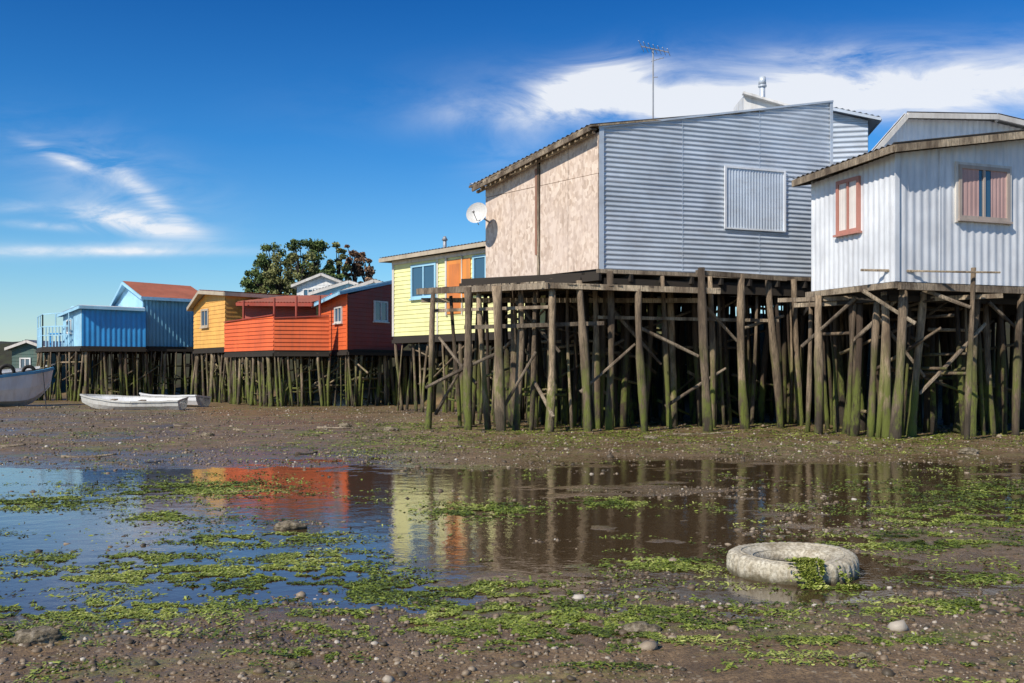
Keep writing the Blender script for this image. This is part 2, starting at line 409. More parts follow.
multi('pebbles', icov, icof, P, S, rotz(np.random.rand(n)*6.28, np.random.normal(0, .2, n), np.random.normal(0, .2, n)),
      tintmat('pebble_stone', [(0, (.05, .04, .025)), (.6, (.17, .12, .075)), (.94, (.30, .24, .17)), (.998, (.50, .46, .40))], .6), np.random.rand(n))
leafv = [(-.5, -.35, 0), (0, -.5, .12), (.5, -.3, -.02), (.55, .3, .08), (.02, .5, -.05), (-.5, .35, .1)]
leaff = [(0, 1, 4, 5), (1, 2, 3, 4)]
patches = [(-.2, 6.0, .9, .5, 1.5), (.4, 5.7, .8, .35, 1.1), (-.9, 6.9, 1.3, .28, .9), (-2.7, 7.4, .9, .3, .9), (-2.6, 6.3, .9, .28, .8), (-2.3, 9., .7, .35, .7), (-3.2, 8.0, .8, .28, .6), (-1.7, 7.5, .7, .3, 1.),
           (-.3, 10.8, .5, .6, .9), (1.2, 7.8, .4, .22, 1.1), (1.15, 11.5, .35, .3, .8), (3.6, 8.8, .8, .4, .8), (5.2, 10.3, 1.2, .9, .8), (2.9, 6.3, .6, .22, .9),
           (2.0, 5.5, .5, .14, .7), (2.3, 4.95, .25, .08, .6), (-2.9, 5.6, .4, .18, .7), (-5.6, 11.5, 1.0, .6, .5), (-4.2, 12.8, 1.0, .8, .5), (-1.0, 5.2, .35, .12, .5), (1.2, 6.2, .5, .25, .7),
           (.6, 5.05, .4, .12, .6), (2.2, 6.98, .25, .07, 1.5), (-6.5, 9.3, 1.2, .4, .5), (-3.5, 10.4, .4, .3, .6), (-1.5, 8.1, .5, .25, .7), (3.6, 7.3, .5, .2, .6), (6.5, 12.5, 1.5, 1.0, .4)]
LX = []; LY = []
for (cx, cy, rx, ry, w) in patches:
    k = int(36000*w*rx*ry**.7); a = np.random.normal(cx, rx*.6, k); c = np.random.normal(cy, ry*.6, k)
    kk = (fbm(a*3.2, c*5.5, 5, 4)*.6+fbm(a*14, c*14, 6, 2)*.4) > .51; LX.append(a[kk]); LY.append(c[kk])
k = 130000; c = 4.6*(26/4.6)**np.random.rand(k); a = (np.random.rand(k)-.5)*1.3*c
kk = (fbm(a*.6, c*.9, 91, 4)*.5+fbm(a*4, c*5, 92, 3)*.5) > .605+.03*(c < 5.6); LX.append(a[kk]); LY.append(c[kk])
k = 60000; c = np.random.uniform(18, 29, k); a = np.random.uniform(-5, 15, k)
kk = (fbm(a*.7, c*.5, 191, 4)*.55+fbm(a*4, c*3, 192, 2)*.45+np.clip((c-19)*.012, -.03, .05) > .545) & (c < np.interp(a, ROWX, ROWY)+4); LX.append(a[kk]); LY.append(c[kk])
LX = np.concatenate(LX); LY = np.concatenate(LY); n = len(LX)
sz = np.random.uniform(.004, .014, n)*(1+LY*.08)
P = np.stack([LX, LY, np.maximum(ground_h(LX, LY), -.002)+np.random.uniform(.001, .007, n)*(1+LY*.05)], -1)
S = np.stack([sz*np.random.uniform(.8, 2.8, n), sz*np.random.uniform(.5, 1, n), sz], -1)
sw = tintmat('seaweed', [(0, (.04, .055, .008)), (.4, (.13, .18, .022)), (.75, (.26, .31, .05)), (1, (.42, .44, .13))], .5)
multi('seaweed', leafv, leaff, P, S, rotz(np.random.rand(n)*6.28, np.random.normal(0, .2, n), np.random.normal(0, .2, n)), sw, np.clip(np.random.normal(.48, .22, n)+(fbm(LX*2, LY*2, 44, 2)-.5)*1.0, 0, 1))

def rock(x, y, r, name='rock', flat=.5):
    import bmesh
    bm = bmesh.new(); bmesh.ops.create_icosphere(bm, subdivisions=4, radius=1)
    o = Vector((x*3.1, y*1.7, 0))
    for v in bm.verts:
        k = 1+.35*mnoise.noise(v.co*1.1+o)+.15*mnoise.noise(v.co*3+o)+.07*mnoise.noise(v.co*9+o)
        v.co = Vector((v.co.x*r*1.25*k, v.co.y*r*k, v.co.z*r*flat*k))
    me = bpy.data.meshes.new(name); bm.to_mesh(me); bm.free()
    for p in me.polygons: p.use_smooth = True
    ob = bpy.data.objects.new(name, me); COL.objects.link(ob); ob.location = (x, y, gh(x, y)+r*flat*.3); me.materials.append(M['rock'])
m, nt, b = newmat('stone'); f = noise(nt, pos(nt), 22, 7, .75)
nt.links.new(ramp(nt, f, [(.38, (.05, .04, .022)), (.5, (.20, .16, .10)), (.65, (.36, .31, .23))]), b.inputs['Base Color']); b.inputs['Roughness'].default_value = .7
bump(nt, b, f, .9, .03); M['rock'] = m
for (x, y, r) in [(-2.12, 9.6, .12), (-2.6, 5.45, .10), (.72, 5.75, .07), (.8, 5.72, .05), (8.3, 18.2, .15), (-.2, 7.2, .04), (-3.0, 25, .16), (-4.5, 27, .15), (-7, 23, .12), (1.8, 5.1, .035), (3.05, 22, .12), (-1.1, 5.0, .03), (-2.2, 9.9, .06), (6.6, 20.5, .1), (-3.2, 22, .1)]:
    rock(x, y, r)
for (x, y, L, a) in [(-6.2, 25, 1.5, .1), (-4.6, 25.8, .9, -.2), (-7.4, 17.5, .9, .3), (-1.3, 26.4, .9, .6), (4.5, 23.7, 1.4, .05), (-8.5, 27, 1.2, .2), (-3.7, 18, .5, .9), (-9.8, 19.5, .7, -.2)]:
    P = Part('driftwood_log', None, M['beam']); dx, dy = math.cos(a)*L/2, math.sin(a)*L/2
    P.pole((x-dx, y-dy, gh(x-dx, y-dy)+.01), (x+dx, y+dy, gh(x+dx, y+dy)+.03), .035, .02, 7, 5, .05); P.done(True)

# ================================================================= TYRE
tyre = empty('tractor_tyre')
tx, ty = 2.1, 7.5; tz = .0
prof2 = [(.30, .0), (.265, .03), (.258, .065), (.265, .095), (.30, .122), (.35, .140), (.40, .152), (.437, .150), (.466, .132), (.478, .098), (.480, .04), (.475, -.01), (.45, -.05)]; n = 160; vs = []; K = len(prof2)
for i in range(n):
    a = 2*math.pi*i/n
    for j, (r, z) in enumerate(prof2):
        rr = r; zz = z
        if 8 <= j <= 11: rr -= .016 if (i % 4) == 0 else 0
        if j == 7: zz -= .009 if (i % 4) == 0 else 0
        zz *= 1+.04*math.sin(a*2+1); rr *= 1+.006*math.sin(a*3)
        vs.append((tx+math.cos(a)*rr, ty+math.sin(a)*rr, tz+zz+.008*math.cos(a-1)))
fs = [(i*K+j, ((i+1) % n)*K+j, ((i+1) % n)*K+j+1, i*K+j+1) for i in range(n) for j in range(K-1)]
m, nt, b = newmat('dusty_tyre_rubber'); f = noise(nt, pos(nt), 9, 8, .72); f2 = noise(nt, pos(nt), 45, 4, .6)
c = ramp(nt, f, [(.34, (.26, .22, .15)), (.47, (.48, .43, .33)), (.66, (.64, .60, .49))]); c = mixc(nt, ramp(nt, f2, [(.42, .6), (.54, 0.0)]), c, (.20, .17, .115))
g = N(nt, 'ShaderNodeNewGeometry'); sp = N(nt, 'ShaderNodeSeparateXYZ'); nt.links.new(g.outputs['Position'], sp.inputs[0])
c = mixc(nt, ramp(nt, math_(nt, 'ADD', math_(nt, 'MULTIPLY', sp.outputs[2], 5), math_(nt, 'MULTIPLY', f, .4)), [(.26, .9), (.50, 0.0)]), c, (.08, .065, .03))
nt.links.new(c, b.inputs['Base Color']); b.inputs['Roughness'].default_value = .9; bump(nt, b, f2, .6, .012)
P = Part('carcass', tyre, m); P.add(vs, fs); P.done(True)
ribs = Part('sidewall_ribs', tyre, m)
for R, zc in ((.29, .118), (.375, .150)):
    vs = []
    for i in range(n):
        a = 2*math.pi*i/n
        for q in range(6):
            t = 2*math.pi*q/6; rr = (R+.006*math.cos(t))*(1+.006*math.sin(a*3)); vs.append((tx+math.cos(a)*rr, ty+math.sin(a)*rr, tz+(zc-.003+.006*math.sin(t))*(1+.04*math.sin(a*2+1))+.008*math.cos(a-1)))
    ribs.add(vs, [(i*6+q, ((i+1) % n)*6+q, ((i+1) % n)*6+(q+1) % 6, i*6+(q+1) % 6) for i in range(n) for q in range(6)])
ribs.done(True)
k = 5200; t = np.random.rand(k); a = tx-.05+.20*t+np.random.normal(0, .035+.06*t, k); c = ty-.40-.20*t; zz = tz+.165-.16*np.clip((t-.3)/.5, 0, 1)
kk = fbm(a*13, zz*13+t*3, 61, 2) > .42; a = a[kk]; c = c[kk]; zz = zz[kk]; k = len(a)
P = np.stack([a, c, zz+np.random.uniform(0, .012, k)], -1); sz = np.random.uniform(.008, .022, k)
multi('draped_seaweed', leafv, leaff, P, np.stack([sz*2, sz, sz], -1), rotz(np.random.rand(k)*6.28, np.random.normal(.3, .4, k), np.random.normal(0, .4, k)), sw, np.clip(np.random.normal(.72, .2, k), 0, 1))

# ================================================================= GRAY HOUSE
H = empty('corrugated_metal_stilt_house')
A, C, D, E = (-.73, 29.1), (2.24, 25.5), (8.99, 28.1), (6.0, 31.7)
zb = 4.13
w = Wall(H, A, C, zb, [(0, 6.86), (1, 7.66)], M['darkwood'], 'flat', name='facade_backing')
O = Part('osb_panels', H, M['osb'])
top = lambda u: 6.86+.8*u/4.667
for u0, u1 in ((.0, 1.16), (1.175, 2.30), (2.42, 3.52), (3.535, 4.66)):
    for z0, z1 in ((zb, 6.56), (6.575, None)):
        t0 = z1 or top(u0)-.05; t1 = z1 or top(u1)-.05; o = random.uniform(.045, .055)
        O.hexa([w.pt(u0, z0, o), w.pt(u1, z0, o), w.pt(u1, z0, .005), w.pt(u0, z0, .005), w.pt(u0, t0, o), w.pt(u1, t1, o), w.pt(u1, t1, .005), w.pt(u0, t0, .005)])
O.done()
T = Part('facade_battens', H, M['beam']); w.box(T, 2.31, 2.39, zb, 7.15, .005, .08); T.done()
R = Part('door_board', H, paint('red_brown_board', (.30, .14, .09), .7)); w.box(R, 2.23, 2.32, 4.7, 7.05, .06, .078); R.done()
gw = Wall(H, C, D, zb, [(0, 7.72), (1, 9.08)], M['metal'], 'h', .125, .014, 'corrugated_side_wall')
Wall(H, D, E, zb, [(0, 9.08), (1, 8.3)], M['metal'], 'v', name='right_wall'); Wall(H, E, A, zb, [(0, 8.3), (1, 6.86)], M['metal'], 'h', name='back_wall')
T = Part('corner_trim', H, M['metal']); gw.box(T, -.03, .10, zb-.02, 7.75, .022, .04); gw.box(T, 7.14, 7.24, zb-.02, 9.08, .022, .04)
for u in (2.4, 4.8): gw.box(T, u, u+.015, zb, 7.72+u*.186, .013, .018)
T.done()
T = Part('top_flashing', H, M['metal']); T.beam(gw.pt(-.05, 7.73, .03), gw.pt(7.24, 9.10, .03), .06, .05); T.done()
T = Part('window_frame', H, M['metal_v'])
gw.box(T, 3.68, 3.74, 5.34, 7.03, .02, .07); gw.box(T, 5.58, 5.64, 5.34, 7.03, .02, .07); gw.box(T, 3.74, 5.58, 6.98, 7.03, .02, .068); gw.box(T, 3.74, 5.58, 5.34, 5.38, .02, .068); T.done()
T = Part('window_cover_sheet', H, M['metal']); vs = []
for i in range(181):
    u = 3.74+1.84*i/180; o = .036+.008*math.sin(i*2*math.pi/9); vs += [gw.pt(u, 5.38, o), gw.pt(u, 6.98, o)]
T.add(vs, [(2*i, 2*i+2, 2*i+3, 2*i+1) for i in range(180)]); T.done(True)
def v3(p, z): return Vector((p[0], p[1], z))
fo = Vector((-.28, -.23, 0))
roof(H, v3(A, 6.94)+fo+Vector((-.1, .12, -.04)), v3(C, 7.72)+fo*.9, v3(D, 9.0)+Vector((0, .06, 0)), v3(E, 8.3), M['metal_dark'], fh=0)
T = Part('ragged_eave_boards', H, M['beam']); a = v3(A, 6.86)+fo+Vector((-.1, .12, -.03)); c = v3(C, 7.68)+fo*.9
k = 22
for i in range(k):
    p = a.lerp(c, (i+.5)/k); L = random.uniform(.10, .34)
    T.beam(p+Vector((-.03, -.03, random.uniform(-.05, .05))), p+Vector((.39, .32, 0))*L/.35+Vector((0, 0, .02)), .16, .05)
T.beam(a+Vector((-.04, -.04, -.06)), c+Vector((-.04, -.04, -.05)), .05, .10); T.beam(a+Vector((.1, .1, -.1)), c+Vector((.1, .1, -.1)), .08, .07); T.done()
roof(H, (-1.25, 29.6, 7.0), (-.5, 28.9, 7.08), (.0, 30.2, 7.35), (-1.0, 31, 7.3), M['metal_v'], fh=.06, name='lean_to_roof')
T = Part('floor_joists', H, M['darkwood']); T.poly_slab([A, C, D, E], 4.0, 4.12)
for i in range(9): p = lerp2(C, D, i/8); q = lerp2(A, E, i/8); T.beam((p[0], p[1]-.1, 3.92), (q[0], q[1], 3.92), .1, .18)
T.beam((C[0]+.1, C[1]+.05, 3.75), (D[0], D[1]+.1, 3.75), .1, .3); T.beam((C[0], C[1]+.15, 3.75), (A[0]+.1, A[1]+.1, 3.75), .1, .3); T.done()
T = Part('edge_beams', H, M['beam'])
T.beam((C[0]-.08, C[1]-.08, 4.07), (D[0], D[1]-.08, 4.07), .08, .1)
T.beam((.9, 24.36, 3.60), (-2.5, 26.4, 3.62), .09, .15); T.beam((.72, 24.4, 3.62), (5.2, 25.0, 3.52), .09, .14)
T.beam((-2.4, 26.5, 3.4), (5.0, 26.3, 3.38), .1, .12); T.beam((-1.2, 25.1, 2.62), (2.3, 25.0, 2.72), .07, .10); T.beam((2.2, 25.6, 2.9), (7, 26.3, 2.85), .07, .08)
T.beam((-2.1, 26.1, 3.1), (.9, 24.6, 3.1), .06, .08); T.beam((4.6, 24.9, 3.98), (7.2, 26.3, 3.95), .1, .12)
for p, q in [((-2.2, 25.6, 1.1), (-.2, 24.7, 2.05)), ((1.0, 24.3, .4), (.4, 25.6, 1.6)), ((-1.9, 26, 2.4), (-.9, 25.1, 1.2)), ((-.4, 24.9, .3), (.6, 24.9, 2.0)), ((1.7, 24.9, 1.0), (3.1, 25.2, 2.2)), ((3.2, 25, 2.6), (4.7, 25.2, 1.9)), ((4.8, 25.4, 3.3), (5.8, 25.8, 2.3)), ((5.9, 26.1, 2.6), (7.3, 26.9, 3.0)), ((.1, 25.6, 3.3), (1.2, 25.2, 2.0)), ((4.0, 26.1, .6), (5.6, 26.2, 1.6)), ((2.5, 25.7, 3.2), (3.9, 26.2, 1.7)), ((-2.0, 26.1, .4), (-1.2, 25.3, 1.7))]:
    T.pole(p, q, .042, .036, 7, 3, .012)
T.done()
T = Part('platform_deck', H, M['beam'])
for i in range(34):
    t = (i+.5)/34; p = lerp2((-2.45, 26.5), (.85, 24.4), t); q = (p[0]+1.35, p[1]+1.7); e = random.uniform(-.05, .03)
    T.beam((p[0]+e, p[1]+e, 3.70), (q[0], q[1], 3.70), .105, .035)
for i in range(38):
    t = (i+.5)/38; p = lerp2((.9, 24.4), (5.2, 25.0), t); e = random.uniform(-.06, .03); T.beam((p[0], p[1]+e, 3.66-.08*t), (p[0]+.05, p[1]+1.6, 3.67-.08*t), .10, .035)
T.done()
T = Part('front_stilts', H, M['post'])
for x, y, z, r in [(-1.99, 25.9, 3.55, .085), (-1.15, 25, 3.62, .10), (-.42, 24.65, 3.62, .12), (.2, 25.2, 3.6, .10), (1.03, 24.6, 3.6, .11), (1.67, 24.55, 3.75, .11), (2.44, 25.3, 4.05, .09), (3.17, 24.75, 3.55, .105), (4.72, 24.85, 4.1, .11), (5.84, 25.6, 4.0, .105), (6.76, 26.2, 4.0, .115),
                   (-.85, 25.6, 3.6, .07), (.62, 25.3, 3.6, .07), (2.1, 25.9, 4, .08), (3.9, 26, 4, .07), (5.2, 26.2, 4, .09), (-1.6, 26.3, 3.5, .06), (7.6, 27.0, 4, .09)]:
    lx = random.uniform(-.25, .25); T.pole((x+lx, y+random.uniform(-.1, .1), gh(x, y)-.3), (x, y, z), r*1.08, r*.8, 10, 9, .026)
T.done(True)
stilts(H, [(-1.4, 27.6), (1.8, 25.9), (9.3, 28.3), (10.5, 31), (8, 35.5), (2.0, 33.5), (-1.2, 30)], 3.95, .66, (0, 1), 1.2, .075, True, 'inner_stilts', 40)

SD = empty('satellite_dish'); T = Part('bowl', SD, M['white']); ce = Vector((-.95, 28.55, 5.98)); ax = Vector((-.35, -.9, .3)).normalized(); u = ax.orthogonal().normalized(); q = ax.cross(u); vs = []
for i in range(7):
    r = .32*i/6
    for k in range(24): a = k*math.pi/12; vs.append(ce+ax*(.5*r*r/.32)+(u*math.cos(a)+q*math.sin(a))*max(r, .002))
T.add(vs, [(i*24+k, i*24+(k+1) % 24, (i+1)*24+(k+1) % 24, (i+1)*24+k) for i in range(6) for k in range(24)]); T.done(True)
T = Part('arm', SD, M['metal_dark']); T.pole(ce, Vector((-.6, 28.95, 5.8)), .025, wob=0); T.pole(ce+Vector((0, 0, -.28)), ce+ax*.42+Vector((0, 0, -.08)), .012, wob=0); T.pole(ce+ax*.38+Vector((0, 0, -.08)), ce+ax*.46+Vector((0, 0, -.07)), .035, wob=0); T.done()
TA = empty('television_antenna'); T = Part('mast_and_elements', TA, M['metal_dark']); bx = 3.95; by = 28.0
T.pole((bx, by, 7.7), (bx, by, 10.55), .022, wob=0, seg=2); T.pole((bx-.33, by, 10.62), (bx+.42, by-.1, 10.42), .015, wob=0, seg=2)
for i in range(7):
    t = i/6; c = Vector((bx-.33+.75*t, by-.1*t, 10.62-.2*t)); L = .34-.12*t; T.pole(c-Vector((.12, .35, -.05))*L/.35, c+Vector((.12, .35, -.05))*L/.35, .009, wob=0, seg=1)
T.pole((bx-.05, by, 10.2), (bx+.3, by, 10.3), .01, wob=0, seg=1); T.pole((bx+.1, by-.2, 9.7), (bx, by, 9.75), .01, wob=0, seg=1); T.done()

H = empty('gray_metal_house'); a, b_, c, d = (4.2, 32.6), (11.1, 31.2), (11.9, 36), (5, 37)
Wall(H, a, b_, 3.9, [(0, 9.0), (.8, 9.75), (1, 9.35)], M['metal'], 'h', .16); Wall(H, b_, c, 3.9, [(0, 9.35), (1, 9.2)], M['metal'], 'v'); Wall(H, d, a, 3.9, [(0, 9.0), (1, 9.0)], M['metal']); Wall(H, c, d, 3.9, [(0, 9.2), (1, 9.0)], M['metal'])
roof(H, (4.1, 32.4, 9.0), (9.7, 31.2, 9.78), (10.5, 36.3, 9.7), (5, 37.2, 9.0), M['metal_v'], fh=.07, fascia=M['offwhite'])
roof(H, (9.7, 31.2, 9.78), (11.4, 30.9, 9.33), (12.1, 36.3, 9.2), (10.5, 36.3, 9.7), M['metal_v'], fh=.07, fascia=M['metal'])
Dm = Part('roof_dormer', H, M['white']); Dm.add([(7.0, 30.2, 8.8), (8.45, 30.2, 8.9), (8.45, 30.2, 9.42), (7.0, 30.2, 9.85), (7.0, 31.6, 8.8), (8.45, 31.6, 8.9), (8.45, 31.6, 9.42), (7.0, 31.6, 9.85)], [(0, 1, 2, 3), (4, 7, 6, 5), (0, 3, 7, 4), (1, 5, 6, 2), (3, 2, 6, 7)]); Dm.done()
T = Part('dormer_trim', H, M['white']); T.beam((6.95, 30.12, 9.9), (8.6, 30.12, 9.42), .2, .07); T.done()
T = Part('stove_pipe', H, M['metal']); T.pole((7.66, 30.6, 9.2), (7.66, 30.6, 10.35), .085, wob=0, n=14, seg=2); T.pole((7.66, 30.6, 10.22), (7.66, 30.6, 10.27), .13, wob=0, n=14, seg=1); T.pole((7.66, 30.6, 10.3), (7.66, 30.6, 10.52), .12, .10, wob=0, n=14, seg=1); T.done(True)

# ================================================================= RIGHT HOUSE
H = empty('white_zinc_stilt_house')
A, C = (7.24, 24.2), (8.23, 21.5); dr = Vector((.9373, .3486)); D = (C[0]+dr.x*9, C[1]+dr.y*9); E = (A[0]+dr.x*9, A[1]+dr.y*9)
zb = 3.45
lw = Wall(H, A, C, zb, [(0, 6.05), (1, 6.2)], M['metal_v'], 'v', .17, .012, 'left_wall')
fw = Wall(H, C, D, zb, [(0, 6.2), (.5, 6.93), (1, 6.2)], M['metal_v'], 'v', .21, .012, 'front_wall')
Wall(H, D, E, zb, [(0, 6.2), (1, 6.2)], M['metal_v']); Wall(H, E, A, zb, [(0, 6.2), (.5, 6.93), (1, 6.1)], M['metal_v'])
T = Part('corner_trim', H, M['metal_v']); fw.box(T, -.03, .09, zb, 6.2, .024, .045); fw.box(T, 1.2, 1.23, zb, 6.35, .015, .025); T.done()
lw.window(1.0, 1.79, 4.68, 5.92, M['redframe'], M['curtainw'], .08, 1, 0, M['curtainw'])
fw.window(1.71, 3.17, 4.88, 6.08, M['brownframe'], M['glass'], .08, 1, 0, M['curtain'])
T = Part('window_surround', H, M['offwhite']); fw.box(T, 1.64, 1.705, 4.80, 6.14, .0, .05); fw.box(T, 3.175, 3.24, 4.80, 6.14, .0, .05); fw.box(T, 1.705, 3.175, 6.085, 6.14, .0, .05); T.done()
fo = Vector((dr.y, -dr.x, 0)); lo = Vector((-dr.x, -dr.y, 0)); bk = -fo
rf = v3(C, 0)+Vector((dr.x, dr.y, 0))*4.5
roof(H, v3(A, 6.13)+lo*.35+bk*.25, v3(C, 6.25)+lo*.35+fo*.38, rf+fo*.38+Vector((0, 0, 7.03)), rf+bk*3.3+Vector((0, 0, 7.0)), M['metal_dark'], fascia=M['beam'], fh=.15)
roof(H, rf+bk*3.3+Vector((0, 0, 7.0)), rf+fo*.38+Vector((0, 0, 7.03)), v3(D, 6.2)+fo*.38-lo*.3, v3(E, 6.2)-lo*.3+bk*.35, M['metal_dark'], fascia=M['beam'], fh=.15)
A2 = Vector((8.75, 24.5)); D2 = A2+dr*9
uw = Wall(H, A2, D2, 6.0, [(0, 6.85), (.1, 7.78), (.42, 7.98), (1, 7.5)], M['metal_v'], 'v', .2, .012, 'upper_wall')
Wall(H, D2, D2+Vector((1, 3.0)), 3.5, [(0, 7.5), (1, 7.5)], M['metal_v']); Wall(H, A2+Vector((1, 2.9)), A2, 6.0, [(0, 6.85), (1, 6.85)], M['metal_v'])
P3 = [uw.pt(-.25, 6.68, 0), uw.pt(.9, 7.83, 0), uw.pt(3.8, 8.05, 0), uw.pt(9.2, 7.55, 0)]
bo = Vector((1.05, 3.0, 0)); f3 = Vector((fo.x, fo.y, 0))*.3
for i, mt in ((0, 'metal_v'), (1, 'metal_dark'), (2, 'metal_dark')):
    roof(H, P3[i]+f3, P3[i]+bo, P3[i+1]+bo, P3[i+1]+f3, M[mt], fascia=M['offwhite'], fh=.12, name='upper_roof')
T = Part('edge_beams', H, M['beam'])
T.beam(v3(A, 3.36)+lo*.1, v3(C, 3.36)+lo*.06+fo*.1, .14, .13); T.beam(v3(C, 3.34)+fo*.12, v3(D, 3.34)+fo*.12, .12, .15); T.beam(v3(A, 3.1)+lo*.5, (10.8, 22.0, 3.18), .08, .1)
T.pole((7.6, 21.8, 3.72), (10.4, 21.3, 3.62), .028, .022, 6, 4, .004)
for p, q in [((7.75, 22.1, 3.3), (8.75, 21.7, 2.55)), ((9.0, 21.9, 3.3), (9.9, 21.6, 2.9)), ((7.9, 23.2, 2.2), (8.6, 22.4, 3.1)), ((9.2, 22.6, 1.0), (10.8, 22.8, 2.6)), ((10.9, 22.9, 3.1), (12.3, 23.2, 2.0)), ((8.3, 22.6, 2.7), (9.4, 22.8, 1.4))]:
    T.pole(p, q, .045, .04, 7, 2, .01)
T.beam((6.5, 24.4, 3.25), (8.6, 22.6, 3.2), .07, .1); T.pole((6.9, 23.8, 2.1), (7.9, 23.0, 3.2), .04, .04, 6, 2, .01); T.done()
T = Part('front_stilts', H, M['post'])
for x, y, z, r in [(7.27, 23.6, 3.3, .115), (7.93, 23.3, 3.3, .10), (8.32, 22.4, 3.3, .08), (8.54, 21.85, 3.35, .115), (9.27, 22.6, 3.3, .10), (9.94, 21.6, 3.75, .06), (10.6, 22.9, 3.3, .13), (11.7, 23, 3.3, .10), (12.6, 23.3, 3.3, .11), (11.2, 23.6, 3.3, .07)]:
    lx = random.uniform(-.25, .15); T.pole((x+lx, y, gh(x, y)-.3), (x, y, z), r*1.1, r*.82, 10, 9, .024)
T.done(True)
stilts(H, [(7.3, 24.3), (8.4, 22.3), (16.7, 25.3), (15.5, 32.5), (9.5, 33)], 3.22, .70, (0, 1), 1.9, .07, True, 'inner_stilts', 26)

# ================================================================= YELLOW HOUSE
H = empty('yellow_stilt_house')
A, C = (-4.52, 38.), (1.2, 31.72); nb = Vector((.74, .67))*6.5; D = (C[0]+nb.x, C[1]+nb.y); E = (A[0]+nb.x, A[1]+nb.y); zb = 2.85
yw = Wall(H, A, C, zb, [(0, 5.72), (1, 5.72)], M['yellow'], 'lap', .16, .022, 'front_wall')
Wall(H, E, A, zb, [(0, 6.0), (1, 5.72)], M['yellow'], 'lap'); Wall(H, D, E, zb, [(0, 5.8), (1, 6)], M['yellow'], 'lap'); Wall(H, C, D, zb, [(0, 5.7), (1, 5.8)], M['yellow'], 'lap')
yw.window(1.2, 2.7, 4.2, 5.45, M['ltblue'], None, .09, 1); yw.window(4.75, 5.5, 4.2, 5.5, M['ltblue'], None, .09, 0)
T = Part('door', H, M['door']); yw.box(T, 3.35, 4.15, 3.55, 5.45, .0, .06); yw.box(T, 4.2, 4.62, 4.1, 5.45, .0, .05); T.done()
T = Part('trim', H, M['offwhite']); yw.box(T, 3.25, 3.34, 3.5, 5.55, .02, .08); yw.box(T, 4.16, 4.2, 3.5, 5.55, .02, .08); yw.corner(T, .05, 5.7, .12); yw.box(T, 2.72, 2.8, zb, 5.7, .024, .04); yw.box(T, 0, 8.4, 5.55, 5.7, .03, .06); T.done()
T = Part('door_panels', H, paint('door_panel_orange', (.62, .20, .05), .5)); yw.box(T, 3.45, 4.05, 3.75, 4.3, .06, .068); yw.box(T, 3.45, 4.05, 4.45, 5.3, .06, .068); T.done()
fo = Vector((-.74, -.67, 0)); al = Vector((-.674, .74, 0))
roof(H, v3(A, 5.78)+fo*.35+al*.4, v3(C, 5.85)+fo*.35, v3(D, 6.1), v3(E, 6.05)+al*.4, M['metal_dark'], fascia=M['tan'], fh=.13)
T = Part('stove_pipe', H, M['metal_dark']); T.pole((-2.5, 37.2, 5.8), (-2.5, 37.2, 6.5), .07, wob=0, n=10, seg=1); T.pole((-2.5, 37.2, 6.4), (-2.5, 37.2, 6.55), .12, .04, wob=0, n=10, seg=1); T.done(True)
stilts(H, [A, C, D, (3.5, 44), E], 2.72, .8, (0,), .5, .07, True, 'stilts', 26)

# ================================================================= RED HOUSE + TERRACE
H = empty('red_stilt_house')
A, C, D = (-8.75, 45.2), (-6.89, 42.), (-4.9, 45.0); E = (D[0]+A[0]-C[0], D[1]+A[1]-C[1]); zb = 2.45
f_ = Wall(H, A, C, zb, [(0, 4.45), (.45, 4.95), (1, 4.75)], M['redor'], 'lap', .18, .02); s_ = Wall(H, C, D, zb, [(0, 4.75), (1, 5.6)], M['darkred_and_shade'], 'lap', .18, .02)
Wall(H, D, E, zb, [(0, 5.6), (1, 5.3)], M['darkred_and_shade'], 'lap'); Wall(H, E, A, zb, [(0, 5.3), (1, 4.45)], M['darkred_and_shade'], 'lap')
f_.window(2.2, 3.1, 3.6, 4.3, M['offwhite'], None, .07, 1); s_.window(1.6, 2.5, 3.7, 4.6, M['white'], None, .07, 1)
roof(H, (A[0]-.25, A[1]-.2, 4.5), (C[0]-.3, C[1]-.35, 4.82), (D[0]+.1, D[1]-.1, 5.68), (E[0], E[1], 5.4), M['ltblue'], fascia=M['ltblue'], fh=.12)
T = Part('corner_trim', H, M['redor']); f_.corner(T, 3.66, 4.8, .1); T.done()
stilts(H, [A, C, (-4.6, 45.0), (-1.5, 47), (-5, 53), E], 2.35, .75, (0, 1), .4, .065, True, 'stilts', 20)
H = empty('red_terrace')
a, c, d, e = (-13.1, 45.6), (-10.0, 42.0), (-7.8, 42.6), (-9.0, 47.5)
for p, q, mt in ((a, c, 'redor'), (c, d, 'redor')):
    k = Wall(H, p, q, 2.42, [(0, 3.72), (1, 3.86)], M[mt], 'lap', .17, .035, 'board_parapet')
    T = Part('parapet_cap', H, M['darkred_and_shade']); T.beam(k.pt(0, 3.77, 0), k.pt(k.L, 3.90, 0), .12, .05); T.done()
stilts(H, [a, c, d, e], 2.3, .7, (0, 1), .36, .065, True, 'stilts', 26)
T = Part('pergola', H, M['darkred_and_shade'])
for x, y in ((-12.4, 46.2), (-10.6, 44.6), (-9.4, 43.6), (-8.3, 43.2)): T.pole((x, y, 2.4), (x, y, 4.8), .06, .06, 6, 1, 0)
T.done()
Wall(H, (-12.6, 47.2), (-9, 46.0), 2.4, [(0, 4.75), (1, 4.65)], M['darkred_and_shade'], 'lap', .2)
roof(H, (-12.9, 46.8, 4.72), (-8.9, 44.6, 4.55), (-8.2, 47.5, 5.1), (-12, 49.5, 5.2), M['redroof'], fascia=M['darkred_and_shade'], fh=.14)

